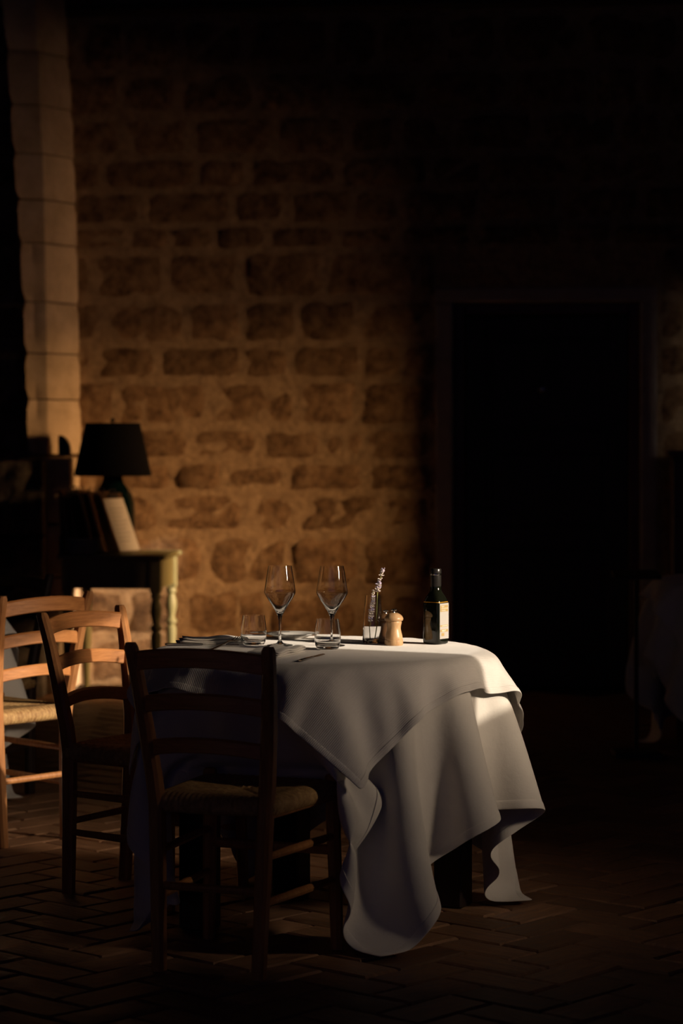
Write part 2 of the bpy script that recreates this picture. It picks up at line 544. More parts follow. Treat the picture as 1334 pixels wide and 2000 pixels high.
# dressed blocks under the impost and the rough plinth to their left
zs = [0, .34, .62, .90, zi-.006]
for k in range(4):
    w0, w1 = ground(84, 12.85)+rp.uniform(-.006, .006), ground(140, 12.85)+rp.uniform(-.004, .004)
    MB().box(((w0+w1)/2, 13.05, (zs[k]+zs[k+1])/2), (w1-w0, .42, zs[k+1]-zs[k]-.008), .008).build('stone_block', M['pale_stone'], pier)
def rough_block(x0, x1, z0, z1, y):
    vs, fs = [], []; nx, nz = 7, 6
    for j in range(nz+1):
        for i in range(nx+1):
            e = min(i, nx-i, j, nz-j)
            vs.append((x0+(x1-x0)*i/nx + (rp.uniform(-.012, .012) if e else 0), y - (0 if e == 0 else .03+rp.uniform(-.022, .022)), z0+(z1-z0)*j/nz))
    for j in range(nz):
        for i in range(nx):
            a = j*(nx+1)+i; fs.append((a, a+1, a+nx+2, a+nx+1))
    n = len(vs)
    vs += [(x0, y+.45, z0), (x1, y+.45, z0), (x1, y+.45, z1), (x0, y+.45, z1)]
    bl, br, tr_, tl = 0, nx, (nz+1)*(nx+1)-1, nz*(nx+1)
    fs += [tuple([n, n+1] + list(range(nx, -1, -1))), tuple([n+2, n+3] + [tl+i for i in range(nx+1)]),
           tuple([n+1, n+2] + [j*(nx+1)+nx for j in range(nz, -1, -1)]), tuple([n+3, n] + [j*(nx+1) for j in range(nz+1)])]
    link_mesh('rough_stone', vs, fs, M['rough_stone'], pier, smooth=False)
xr = ground(84, 12.62)
for z0, z1 in ((0, .42), (.43, .84), (.85, zi-.02)):
    a = xr - rp.uniform(.42, .6)
    rough_block(a, xr-.005, z0, z1-.008, 12.62)
    rough_block(a-.7, a-.01, z0, z1-.008, 12.64)
fin = MB()  # small black half-round piece standing on the pillar ledge
fin.loft([[Vector((ground(113, 12.6)+dx*.060, 12.66+dy, z)) for dx, dy in ((0, -.04), (w, -.04), (w, .04), (0, .04))]
          for z, w in ((zi+.001, 1.0), (zi+.03, 1.0), (zi+.06, .9), (zi+.085, .7), (zi+.10, .45), (zi+.108, .2))])
fo = fin.build('half_round_block', M['iron'], smooth=False)
tag(fo, 'small black half-round bracket on the stone pillar beside the lamp shade', 'block')

# ------------------------------------------------------------------ ladder-back chairs with rush seats
def make_chair(wood, slatw):
    root = empty('dining_chair')
    for s in (-1, 1):
        pts = [(s*.137, -.205, 0), (s*.143, -.197, .20), (s*.150, -.190, .42), (s*.158, -.196, .50), (s*.170, -.216, .62), (s*.181, -.240, .74), (s*.188, -.262, .822), (s*.1885, -.264, .833)]
        sz = [(.032, .036), (.034, .040), (.036, .044), (.036, .043), (.035, .040), (.033, .036), (.031, .032), (.022, .024)]
        MB().post(pts, sz).build('leg', wood, root)
    for s in (-1, 1):
        pts = [(s*.186, .200, 0), (s*.182, .196, .2), (s*.177, .189, .40), (s*.176, .187, .455), (s*.176, .187, .462)]
        MB().post(pts, [(.031, .031), (.034, .034), (.036, .036), (.035, .035), (.026, .026)], .3).build('leg', wood, root)
    # three curved slats
    for z0, hgt in ((.762, .050), (.655, .043), (.545, .040)):
        n = 12; rings = []
        zc = z0 + hgt/2
        t = (zc-.42)/(.822-.42)
        hx = .150 + .038*t - .012; yb = -.190 - .072*t**1.3
        for i in range(n+1):
            u = -1 + 2*i/n
            x = u*hx; bow = (1-u*u)
            y = yb - .026*bow; lift = .013*bow
            th = .0085
            rings.append([Vector((x, y-th, z0+lift*1.1+.003)), Vector((x, y-th*.5, z0+lift*1.1)), Vector((x, y+th*.5, z0+lift*1.1)), Vector((x, y+th, z0+lift*1.1+.003)),
                          Vector((x, y+th, z0+hgt+lift-.005)), Vector((x, y+th*.5, z0+hgt+lift)), Vector((x, y-th*.5, z0+hgt+lift)), Vector((x, y-th, z0+hgt+lift-.005))])
        MB().loft(rings).build('slat', slatw, root)
    # stretchers
    def leg_at(s, front, z):
        if front: k = z/.455; return Vector((s*(.186-.010*k), .200-.013*k, z))
        k = z/.42; return Vector((s*(.137+.013*k), -.205+.015*k, z))
    for s in (-1, 1):
        for z in (.300, .185):
            MB().tube([leg_at(s, 0, z), (leg_at(s, 0, z)+leg_at(s, 1, z))/2, leg_at(s, 1, z)], [.0095, .0115, .0095], 10).build('stretcher', wood, root)
    MB().tube([leg_at(-1, 0, .215), leg_at(1, 0, .215)], .0105, 10).build('stretcher', wood, root)
    MB().tube([leg_at(-1, 1, .262), leg_at(1, 1, .262)], .0135, 10).build('stretcher', wood, root)
    for s in (-1, 1):
        MB().tube([leg_at(s, 0, .405), leg_at(s, 1, .405)], .0125, 10).build('seat_rail', wood, root)
    # rush seat, strands in four quadrants
    N = 92; NS = 22
    def rim(u, w):
        y = -.195 + (w+1)/2*.388
        hw = .160 + (w+1)/2*.033
        return Vector((u*hw, y, 0))
    vs = []; fs = []; uv = []
    for j in range(N+1):
        for i in range(N+1):
            u, w = -1+2*i/N, -1+2*j/N
            p = rim(u, w)
            d = max(abs(u), abs(w))
            side = abs(u) > abs(w)
            q = w if side else u
            ridge = abs(math.sin(q*NS*PI/2))*.0035
            seam = -.004*max(0, 1-abs(abs(u)-abs(w))*12)
            p.z = .440 + .010*d**2 - .020*max(0, d-.88)**1.2*6 + ridge + seam
            vs.append(p)
    for j in range(N):
        for i in range(N):
            a = j*(N+1)+i; fs.append((a, a+1, a+N+2, a+N+1))
    per = [(i, 0) for i in range(N)] + [(N, j) for j in range(N)] + [(i, N) for i in range(N, 0, -1)] + [(0, j) for j in range(N, 0, -1)]
    loops = [[j*(N+1)+i for i, j in per]]
    for off, dz in ((.009, -.010), (.012, -.024), (.006, -.038), (-.006, -.045)):
        lp = []
        for i, j in per:
            u, w = -1+2*i/N, -1+2*j/N
            side = abs(u) > abs(w)
            q = w if side else u
            rg = (abs(math.sin(q*NS*PI/2))-.5)*.004
            p = rim(u, w)
            n = Vector((u if abs(u) > .999 else 0, w if abs(w) > .999 else 0, 0))
            if n.length > 0: n.normalize()
            p = p + n*(off+rg); p.z = .440 + dz + .004
            lp.append(len(vs)); vs.append(p)
        loops.append(lp)
    for a, b in zip(loops, loops[1:]):
        for k in range(len(a)):
            l = (k+1) % len(a)
            fs.append((a[k], b[k], b[l], a[l]))
    fs.append(tuple(loops[-1]))
    mbx = MB(); mbx.v = vs; mbx.f = fs
    mbx.build('seat', M['rush'], root, deg=80)
    return root

CHAIRS = [
    ((-.258, 6.258), -21.6, 'wooden ladder-back chair in deep shadow drawn up before the white table, back to viewer'),
    ((-.562, 7.166), -122.2, 'wooden ladder-back chair tucked in at the end of the laid table, half sunlit'),
    ((-1.176, 8.203), 47.9, 'sunlit ladder-back chair with a glowing straw seat at the edge of the picture'),
]
proto = make_chair(M['chair_wood'], M['slat_wood'])
for k, ((x, y), a, lab) in enumerate(CHAIRS):
    c = proto if k == 0 else copy_tree(proto)
    c.location = (x, y, 0); c.rotation_euler = (0, 0, R_(a))
    tag(c, lab, 'chair', 'ladder-back chairs with rush seats')
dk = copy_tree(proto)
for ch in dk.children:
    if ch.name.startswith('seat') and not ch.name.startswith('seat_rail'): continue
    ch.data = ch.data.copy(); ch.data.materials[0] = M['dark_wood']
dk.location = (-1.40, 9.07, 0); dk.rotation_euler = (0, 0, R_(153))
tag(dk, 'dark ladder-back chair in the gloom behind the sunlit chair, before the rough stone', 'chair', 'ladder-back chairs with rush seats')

# ------------------------------------------------------------------ round tables and their cloths
TC = Vector((-.06, 6.83, 0)); TR = .475; TZ = .745
def drape(half, N, R, zt, seed, rot, low=None, steps=260, iters=26, floor_z=.014, obstacles=()):
    """hang a square cloth over a round table top (position based dynamics)"""
    r = np.random.RandomState(seed)
    g = np.linspace(-half, half, N)
    gx, gy = np.meshgrid(g, g, indexing='ij')
    c, s = math.cos(rot), math.sin(rot)
    p = np.stack([c*gx - s*gy, s*gx + c*gy, np.full_like(gx, zt+.001)], -1)
    rest0 = p.copy()
    rad = np.hypot(p[..., 0], p[..., 1])
    fixed = rad < R*.93
    th = np.arctan2(p[..., 1], p[..., 0])
    out = np.maximum(0, rad-R)
    p[..., 2] -= out*.35
    wob = sum(a*np.sin(k*th+ph) for k, a, ph in zip((5, 7, 9, 12, 16), (.5, .8, 1, .7, .4), r.uniform(0, 6.28, 5)))
    p[..., 0] += np.cos(th)*wob*out*.11; p[..., 1] += np.sin(th)*wob*out*.11
    v = np.zeros_like(p)
    L = g[1]-g[0]
    w = np.where(fixed, 0.0, 1.0)[..., None]
    def con(sa, sb, l, k, mode=0):
        a = p[sa]; b = p[sb]; d = b-a
        n = np.sqrt((d*d).sum(-1, keepdims=True))+1e-9
        wa, wb = w[sa], w[sb]
        e = (n-l)/n
        if mode: e = np.minimum(e, 0)
        cc = k*e*d/(wa+wb+1e-9)
        p[sa] = a + cc*wa; p[sb] = b - cc*wb
    S = slice
    sets = []
    for ax in (0, 1):
        for par in (0, 1):
            n_ = (N-par)//2
            lo = S(par, par+2*n_, 2); hi = S(par+1, par+1+2*n_, 2)
            sets.append((((lo, S(None)), (hi, S(None))) if ax == 0 else ((S(None), lo), (S(None), hi)), L, 1.0, 0))
    for par in (0, 1):
        n_ = (N-par)//2
        lo = S(par, par+2*n_, 2); hi = S(par+1, par+1+2*n_, 2)
        sets.append((((lo, S(0, N-1)), (hi, S(1, N))), L*1.4142, .12, 0))
        sets.append((((lo, S(1, N)), (hi, S(0, N-1))), L*1.4142, .12, 0))
    for ax in (0, 1):
        for par in (0, 1, 2, 3):
            if par < 2: continue
            lo = np.array([i for i in range(N-3) if (i//3) % 2 == par-2]); hi = lo+3
            sets.append((((lo, S(None)), (hi, S(None))) if ax == 0 else ((S(None), lo), (S(None), hi)), L*3, .02, 1))
    dt = 1/60.
    for st in range(steps):
        v[..., 2] -= 2.2*dt
        v *= .965
        q = p.copy()
        p += v*dt*w
        for it in range(iters):
            for (sa, sb), l, k, md in sets: con(sa, sb, l, k, md)
            x, y, z = p[..., 0], p[..., 1], p[..., 2]
            rr = np.hypot(x, y)+1e-9
            top = (rr < R) & (z < zt) & (z > zt-.03) & (rr < R-.012)
            z[top] = zt
            Rz = np.full_like(rr, R+.002)
            rim = (z > zt-.012)
            Rz[rim] = R-.004
            if low is not None:
                ti = ((np.arctan2(y, x)/(2*PI)*low.shape[0]).astype(int)) % low.shape[0]
                zi_ = np.clip(((zt-z)/.45*low.shape[1]).astype(int), 0, low.shape[1]-1)
                Rl = low[ti, zi_]
                Rz = np.where(z < zt-.012, np.maximum(Rz, Rl+.010), Rz)
            for (cx_, cy_, fx_, fy_) in obstacles:
                bb_ = (x-cx_)*fy_ - (y-cy_)*fx_
                Rz = np.where((z < zt-.10) & (np.abs(bb_) < .19) & ((x-cx_)*fx_ + (y-cy_)*fy_ < .5), .38, Rz)
            side = (rr < Rz) & (z <= zt-.004) & ~fixed
            f = np.where(side, Rz/rr, 1.0)
            p[..., 0] *= f; p[..., 1] *= f
            for (cx_, cy_, fx_, fy_) in obstacles:      # a chair pushed up to the table keeps the cloth off
                ax_ = (p[..., 0]-cx_)*fx_ + (p[..., 1]-cy_)*fy_
                bx_ = (p[..., 0]-cx_)*fy_ - (p[..., 1]-cy_)*fx_
                ins_ = (ax_ < .232) & (ax_ > -.25) & (np.abs(bx_) < .232) & (p[..., 2] < .47) & ~fixed
                pr_, pa_, pl_ = .232-bx_, .232-ax_, bx_+.232
                mr_ = ins_ & (pr_ <= pa_) & (pr_ <= pl_); ml_ = ins_ & (pl_ < pr_) & (pl_ <= pa_); ma_ = ins_ & ~mr_ & ~ml_
                p[..., 0] += np.where(mr_, pr_*fy_, 0) - np.where(ml_, pl_*fy_, 0) + np.where(ma_, pa_*fx_, 0)
                p[..., 1] += -np.where(mr_, pr_*fx_, 0) + np.where(ml_, pl_*fx_, 0) + np.where(ma_, pa_*fy_, 0)
            if obstacles: p[..., 0] = np.where(p[..., 2] < .6, np.maximum(p[..., 0], -.515), p[..., 0])
            z = p[..., 2]
            z[z < floor_z] = floor_z
        v = (p-q)/dt
        sp = np.sqrt((v*v).sum(-1, keepdims=True)); v *= np.minimum(1, 3.0/(sp+1e-9))
        on = (np.hypot(p[..., 0], p[..., 1]) < R) & (p[..., 2] < zt+.003)
        v[on] *= .2
    return p

def radial_map(p, zt, nt=180, nz=30, depth=.45):
    """largest radius of a hung cloth per direction and drop, for the cloth on top of it"""
    N = p.shape[0]
    m = np.zeros((nt, nz))
    fine = []
    for a in (0, .33, .67):
        for b in (0, .33, .67):
            q = (p[:-1, :-1]*(1-a)*(1-b) + p[1:, :-1]*a*(1-b) + p[:-1, 1:]*(1-a)*b + p[1:, 1:]*a*b)
            fine.append(q.reshape(-1, 3))
    f = np.concatenate(fine)
    f = f[f[:, 2] < zt]
    ti = (np.arctan2(f[:, 1], f[:, 0])/(2*PI)*nt).astype(int) % nt
    zi_ = ((zt-f[:, 2])/depth*nz).astype(int)
    ok = zi_ < nz
    np.maximum.at(m, (ti[ok], zi_[ok]), np.hypot(f[ok, 0], f[ok, 1]))
    for _ in range(2):
        m = np.maximum(m, np.maximum(np.roll(m, 1, 0), np.roll(m, -1, 0)))
    m2 = m.copy(); m2[:, 1:] = np.maximum(m2[:, 1:], m[:, :-1]); m2[:, :-1] = np.maximum(m2[:, :-1], m[:, 1:])
    return m2

def cloth_object(name, p, mat, thick, half, hemw=.03):
    N = p.shape[0]
    vs = p.reshape(-1, 3)
    fs = [(i*N+j, (i+1)*N+j, (i+1)*N+j+1, i*N+j+1) for i in range(N-1) for j in range(N-1)]
    uvs = [(half*2*i/(N-1), half*2*j/(N-1)) for i in range(N) for j in range(N)]
    o = link_mesh(name, vs, fs, mat, smooth=True, uvs=uvs)
    sol = o.modifiers.new('thickness', 'SOLIDIFY'); sol.thickness = thick; sol.offset = 0
    sub = o.modifiers.new('smooth', 'SUBSURF'); sub.levels = 1; sub.render_levels = 2
    # hem: the folded-over outer band
    L = 2*half/(N-1); t = min(1.0, hemw/L)
    nrm = np.zeros_like(p)
    du = np.gradient(p, axis=0); dv = np.gradient(p, axis=1)
    nrm = np.cross(du, dv); nrm /= np.linalg.norm(nrm, axis=-1, keepdims=True)+1e-9
    per = [(i, 0) for i in range(N-1)] + [(N-1, j) for j in range(N-1)] + [(i, N-1) for i in range(N-1, 0, -1)] + [(0, j) for j in range(N-1, 0, -1)]
    hv, hu = [], []
    for i, j in per:
        ii = min(max(i, 1), N-2); jj = min(max(j, 1), N-2)
        a = p[i, j] + nrm[i, j]*.0008; b = p[i, j]*(1-t) + p[ii, jj]*t
        hv += [a, b]; hu += [(half*2*i/(N-1), half*2*j/(N-1)), (half*2*ii/(N-1), half*2*jj/(N-1))]
    n = len(per)
    hf = [(2*k, 2*((k+1) % n), 2*((k+1) % n)+1, 2*k+1) for k in range(n)]
    hm = link_mesh('hem', hv, hf, mat, o, smooth=True, uvs=hu)
    s2 = hm.modifiers.new('thickness', 'SOLIDIFY'); s2.thickness = thick+.0032; s2.offset = 0
    b2 = hm.modifiers.new('smooth', 'SUBSURF'); b2.levels = 1; b2.render_levels = 2
    return o

def make_table(name, loc, rz, label):
    t = empty(name, loc, rz)
    MB().lathe([(0, TZ-.034), (TR-.026, TZ-.034), (TR-.020, TZ-.030), (TR-.020, TZ-.016), (TR-.026, TZ-.009), (TR-.036, TZ-.005), (0, TZ-.004)], 64).build('table_top', M['dark_wood'], t)
    for sx in (-1, 1):
        for sy in (-1, 1):
            MB().box((sx*.258, sy*.293, .354), (.088, .088, .708), .006).build('leg', M['dark_wood'], t)
    for sx in (-1, 1):
        MB().box((sx*.258, 0, .66), (.025, .494, .10), .003).build('apron', M['dark_wood'], t)
        MB().box((0, sx*.293, .66), (.424, .025, .10), .003).build('apron', M['dark_wood'], t)
    tag(t, label, 'table', 'round restaurant tables')
    return t

CROT = R_(20-45-5)
low_p = drape(.885, 64, TR, TZ+.003, 5, CROT+R_(3), obstacles=[(-.198, -.572, .368, .930)])
lowmap = radial_map(low_p, TZ+.003)
top_p = drape(.575, 54, TR+.004, TZ+.0075, 11, CROT+R_(-6), low=lowmap, steps=180)
GLC, GTC = 'white linen under-cloths on the tables', 'ribbed white top cloths on the tables'
LEGROT = R_(-24.2)
make_table('round_table', (TC.x+.026, TC.y-.02, 0), LEGROT, 'dark four-legged round table hidden under the laid white cloths')
cl = cloth_object('tablecloth', low_p, M['cloth_low'], .0012, .885); cl.location = (TC.x, TC.y, 0)
tag(cl, 'long cream under-cloth hanging to the floor from the laid table', 'tablecloth', GLC)
ct = cloth_object('table_overlay', top_p, M['cloth_top'], .0014, .575); ct.location = (TC.x, TC.y, 0)
tag(ct, 'short ribbed white top cloth with a pointed corner hanging down, on the laid table', 'tablecloth', GTC)
for (x, y, a, nm) in ((-1.74, 8.70, 14, 'the table behind the sunlit chair'), (1.83, 10.35, 35, 'the table cut off by the right picture edge')):
    make_table('round_table', (x, y, 0), R_(a)+LEGROT, 'dark round table under pale cloths, ' + nm)
    c1 = copy_tree(cl); c1.location = (x, y, 0); c1.rotation_euler = (0, 0, R_(a))
    tag(c1, 'long pale under-cloth on ' + nm, 'tablecloth', GLC)
    c2 = copy_tree(ct); c2.location = (x, y, 0); c2.rotation_euler = (0, 0, R_(a))
    tag(c2, 'short white top cloth on ' + nm, 'tablecloth', GTC)
ZT = TZ + .0095      # surface of the laid table

# ------------------------------------------------------------------ things on the laid table
def wine_glass():
    t = empty('wine_glass')
    outer = [(0, 0), (.036, 0), (.0375, .0012), (.036, .0024), (.020, .0050), (.0085, .0085), (.0042, .016), (.0034, .03), (.0033, .055), (.0040, .072),
             (.0070, .086), (.0140, .100), (.0250, .118), (.0360, .135), (.0425, .146), (.0448, .1525), (.0446, .158), (.0425, .172), (.0395, .192), (.0360, .214), (.0335, .2285)]
    inner = [(.0327, .2285), (.0352, .214), (.0387, .192), (.0417, .172), (.0437, .158), (.0438, .153), (.0414, .1468), (.0345, .1358), (.0230, .1192), (.0115, .1025), (.0045, .0945), (0, .0935)]
    return t, outer, inner
def tumbler_profile():
    outer = [(0, 0), (.026, 0), (.0305, .003), (.0345, .012), (.0370, .024), (.0372, .034), (.0362, .050), (.0342, .068), (.0312, .0855)]
    inner = [(.0302, .0855), (.0331, .068), (.0351, .050), (.0360, .034), (.0356, .025), (.0330, .0145), (.0270, .0105), (0, .0095)]
    return outer, inner
wg, o_, i_ = wine_glass()
MB().lathe(o_ + i_, 48).build('glass_body', M['glass'], wg, deg=60)
wg.location = (-.176, 6.914, ZT)
tag(wg, 'tall tulip wine glass standing between the tumbler by the fork and the bread plate', 'wine glass', 'wine glasses on the laid table')
wg2 = copy_tree(wg); wg2.location = (-.027, 6.905, ZT); wg2.rotation_euler = (0, 0, 1)
tag(wg2, 'tall tulip wine glass standing just behind the tumbler near the knife', 'wine glass', 'wine glasses on the laid table')
tb = empty('tumbler'); o_, i_ = tumbler_profile()
MB().lathe(o_ + i_, 48).build('glass_body', M['glass'], tb, deg=60)
tb.location = (-.2518, 6.93, ZT)
tag(tb, 'low water tumbler standing beside the fork tines, before the folded napkin', 'tumbler', 'water tumblers on the laid table')
tb2 = copy_tree(tb); tb2.location = (-.039, 6.785, ZT)
tag(tb2, 'low water tumbler in front of a wine glass stem, close to the knife', 'tumbler', 'water tumblers on the laid table')

# vase with lavender
vs_ = empty('bud_vase', (.0905, 6.99, ZT))
vo = [(0, 0), (.027, 0), (.0297, .003), (.0300, .010), (.0285, .05), (.0250, .100), (.0215, .139)]
vi = [(.0203, .139), (.0238, .100), (.0272, .05), (.0284, .014), (.0260, .0095), (0, .009)]
MB().lathe(vo + vi, 40).build('glass_body', M['glass'], vs_, deg=60)
MB().lathe([(0, .0097), (.0256, .0102), (.0279, .0145), (.0268, .05), (.0266, .0505), (0, .0505)], 40).build('water', M['water'], vs_, deg=60)
tag(vs_, 'slim glass bud vase half filled with water holding lavender', 'vase')
def sprig(name, path, z_lo, label, nwh, seed):
    rr = random.Random(seed)
    t = empty(name, (.0905, 6.99, ZT))
    P = [Vector(q) for q in path]
    dense = []
    for a, b in zip(P, P[1:]):
        for k in range(6): dense.append(a.lerp(b, k/6))
    dense.append(P[-1])
    MB().tube(dense, .0011, 6).build('stem', M['stem'], t)
    cand = [q for q in dense if q.z > z_lo]
    for k in range(nwh):
        f = k/(nwh-1)
        q = cand[min(len(cand)-1, int(f*(len(cand)-1)))]
        mb = MB()
        sc = (1.15 - .45*f)
        for b in range(7):
            a = b*2*PI/7 + rr.uniform(-.4, .4); el = rr.uniform(.2, .9)
            d = Vector((math.cos(a)*math.cos(el), math.sin(a)*math.cos(el), math.sin(el)))
            ln = rr.uniform(.0055, .0105)*sc
            mb.tube([q, q+d*ln*.35, q+d*ln*.75, q+d*ln], [.0006, .0017*sc, .0020*sc, .0007], 6)
        mb.build('blossom', M['lavender'] if rr.random() < .4 else M['lav_dry'], t)
    tag(t, label, 'lavender', 'lavender sprigs in the bud vase')
    return t
sprig('lavender_sprig', [(.004, .006, .012), (.010, .004, .06), (.012, .002, .11), (.0135, 0, .145), (.018, 0, .175), (.027, 0, .205), (.030, 0, .213)], .148, 'tall lavender sprig rising well above the rim of the glass vase', 16, 4)
sprig('lavender_sprig', [(-.006, -.004, .012), (-.008, -.004, .05), (-.004, -.002, .09), (.001, 0, .12), (.0015, 0, .150)], .060, 'short lavender sprig whose purple head sits inside the glass vase', 17, 9)

# mills
def mill(wood, loc, sc, label):
    t = empty('pepper_mill', loc)
    MB().lathe([(0, 0), (.0255, 0), (.0265, .002), (.0268, .010), (.0262, .0155), (.0252, .0165), (.0254, .0185), (.0245, .026), (.0222, .036), (.0202, .045), (.0198, .050), (.0206, .056), (.0222, .062), (.0226, .066), (.0218, .0695), (0, .0695)], 40).build('body', wood, t)
    MB().lathe([(0, .0695), (.0235, .0695), (.0262, .0715), (.0272, .0755), (.0262, .0795), (.0225, .0850), (.0165, .0895), (.0100, .0925), (0, .0935)], 40).build('cap', wood, t)
    k = MB(); k.lathe([(0, .0925), (.0045, .0925), (.0036, .0955), (.0036, .098), (0, .0985)], 16)
    for a in range(4):
        d = Vector((math.cos(a*PI/2+.4), math.sin(a*PI/2+.4), 0))*.0065
        k.lathe([(0, -.003), (.0022, -.002), (.003, 0), (.0022, .002), (0, .003)], 10, c=d+Vector((0, 0, .1005)))
    k.lathe([(0, .098), (.0035, .0985), (.0040, .101), (.0025, .1040), (0, .1045)], 12)
    k.build('knob', M['steel'], t)
    t.scale = (sc, sc, sc)
    tag(t, label, 'mill', 'pepper and salt mills beside the bottle')
    return t
mill(M['mill_wood'], (.1500, 6.930, ZT), 1.0, 'pale turned wooden mill with a cross-shaped metal knob, in front of the bottle')
mill(M['mill_dark'], (.1275, 6.992, ZT), .93, 'dark wooden mill half hidden behind the pale mill')

# olive oil bottle, square with rounded shoulders
bt = empty('oil_bottle', (.2718, 6.975, ZT), R_(-34.8))
def sq(hs, z, e, seg=48):
    out = []
    for k in range(seg):
        a = 2*PI*k/seg; c, s = math.cos(a), math.sin(a)
        r = hs/((abs(c)**e + abs(s)**e)**(1/e))
        out.append(Vector((r*c, r*s, z)))
    return out
prof = [(.024, 0, 6), (.0280, .003, 7), (.0285, .008, 8), (.0285, .112, 8), (.0280, .122, 6), (.0262, .131, 4.5), (.0225, .141, 3.2), (.0180, .150, 2.4), (.0155, .158, 2), (.0150, .169, 2)]
MB().loft([sq(a, z, e) for a, z, e in prof]).build('glass_body', M['bottle'], bt, deg=50)
MB().lathe([(.0158, .166), (.0162, .168), (.0160, .1985), (0, .1985)], 32).build('capsule', M['black_cap'], bt)
MB().lathe([(.0166, .1987), (.0172, .1995), (.0172, .2025), (.0166, .2033), (0, .2033)], 32).build('ring', M['steel'], bt)
MB().lathe([(.0162, .2034), (.0164, .206), (.0162, .215), (.0150, .2172), (0, .2175)], 32).build('cap', M['black_cap'], bt)
MB().loft([sq(.0284, .1205, 7), sq(.0284, .1222, 6.5)], cap=False).build('refraction_line', M['amber'], bt)  # amber strip drawn as light refracted at the oil surface
lx_ = .0289
lb = MB().box((lx_, .000, .067), (.0006, .047, .102)).build('label', M['label'], bt, smooth=False)
lx_ += .0005
MB().box((lx_, -.001, .1035), (.0003, .042, .0185)).build('print', M['gold_ink'], lb, smooth=False)
MB().box((lx_, -.001, .0535), (.0003, .042, .0045)).build('print', M['gold_ink'], lb, smooth=False)
MB().box((lx_, -.001, .0395), (.0003, .042, .0070)).build('print', M['gold_ink'], lb, smooth=False)
MB().box((lx_, -.008, .0285), (.0003, .015, .0085)).build('print', M['gold_ink'], lb, smooth=False)
def text(s, size, loc, mat, parent):
    cu = bpy.data.curves.new('txt', 'FONT'); cu.body = s; cu.size = size; cu.extrude = .0001
    o = bpy.data.objects.new('txt', cu); COL.objects.link(o)
    dg = bpy.context.evaluated_depsgraph_get()
    me = bpy.data.meshes.new_from_object(o.evaluated_get(dg))
    bpy.data.objects.remove(o)
    me.materials.clear(); me.materials.append(mat)
    q = bpy.data.objects.new('lettering', me); COL.objects.link(q); q.parent = parent
    q.location = loc; q.rotation_euler = (R_(90), 0, R_(90))
    return q
text('OLIO', .0060, (lx_+.0003, -.015, .1072), M['white_ink'], lb)
text('EXTRAVERGINE', .0047, (lx_+.0003, -.015, .1018), M['white_ink'], lb)
text('DI OLIVA', .0052, (lx_+.0003, -.015, .0960), M['white_ink'], lb)
MB().box((lx_+.0003, .002, .0535), (.0002, .028, .0012)).build('print', M['white_ink'], lb, smooth=False)
MB().box((lx_+.0003, -.002, .0405), (.0002, .022, .0012)).build('print', M['white_ink'], lb, smooth=False)
MB().box((lx_+.0003, -.004, .0382), (.0002, .018, .0010)).build('print', M['white_ink'], lb, smooth=False)
tag(bt, 'dark square olive oil bottle with a white and gold label', 'bottle')

# bread plate
bp = empty('bread_plate', (-.150, 7.175, ZT))
MB().lathe([(0, .0008), (.040, 0), (.044, .002), (.060, .0085), (.0745, .0135), (.0752, .0150), (.074, .0158), (.058, .0105), (.045, .0055), (0, .0048)], 48).build('dish', M['porcelain'], bp, deg=60)
tag(bp, 'white bread plate at the far edge of the laid table', 'plate')

# cutlery
def fork(loc, rz, label):
    t = empty('fork', loc, rz)
    mb = MB()
    mb.loft([[Vector((sx*w, y, z+sz*h)) for sx, sz in ((-1, -1), (1, -1), (1, 1), (-1, 1))] for y, w, z, h in
             ((-.10, .005, .003, .0012), (-.06, .0048, .0035, .0014), (-.01, .0028, .005, .0015), (.03, .003, .007, .0014), (.042, .011, .006, .001), (.055, .0125, .0045, .001))])
    mb.build('handle', M['steel'], t)
    for k in range(4):
        x = -.0105 + k*.007
        MB().loft([[Vector((x+sx*w, y, z+sz*.001)) for sx, sz in ((-1, -1), (1, -1), (1, 1), (-1, 1))] for y, w, z in
                   ((.053, .0022, .0045), (.075, .0018, .004), (.095, .0015, .0065), (.105, .0008, .009))]).build('tine', M['steel'], t)
    t.rotation_euler = (R_(4.5), 0, rz); t.location.z += .0065
    tag(t, label, 'fork'); return t
def knife(loc, rz, label, name='table_knife', sc=1.0):
    t = empty(name, loc, rz); t.scale = (sc, sc, sc)
    MB().loft([[Vector((sx*w, y, .004+sz*h)) for sx, sz in ((-1, -.6), (0, -1), (1, -.6), (1, .6), (0, 1), (-1, .6))] for y, w, h in
               ((-.105, .004, .002), (-.10, .0065, .0036), (-.05, .0055, .0036), (0, .0045, .003), (.004, .005, .0022))]).build('handle', M['steel'], t)
    MB().loft([[Vector((x0, y, .0040-.0009)), Vector((x1, y, .0038)), Vector((x0, y, .0040+.0009))] for y, x0, x1 in
               ((.004, -.0045, .005), (.03, -.0055, .0075), (.08, -.0055, .0085), (.10, -.004, .006), (.108, -.002, .0005))]).build('blade', M['steel'], t)
    tag(t, label, 'knife'); return t
fork((-.330, 6.835, ZT), R_(-21), 'steel fork with tines beside the tumbler, behind the shadowed chair top rail')
knife((-.079, 6.500, ZT), R_(-17), 'steel table knife glinting near the table edge beside the folded napkin')
knife((-.40, 6.905, ZT), R_(-95), 'dark knife lying along the front of the far folded napkin')
knife((-.213, 7.180, ZT+.0135), R_(-62), 'small butter knife resting on the rim of the bread plate', 'butter_knife', .62)

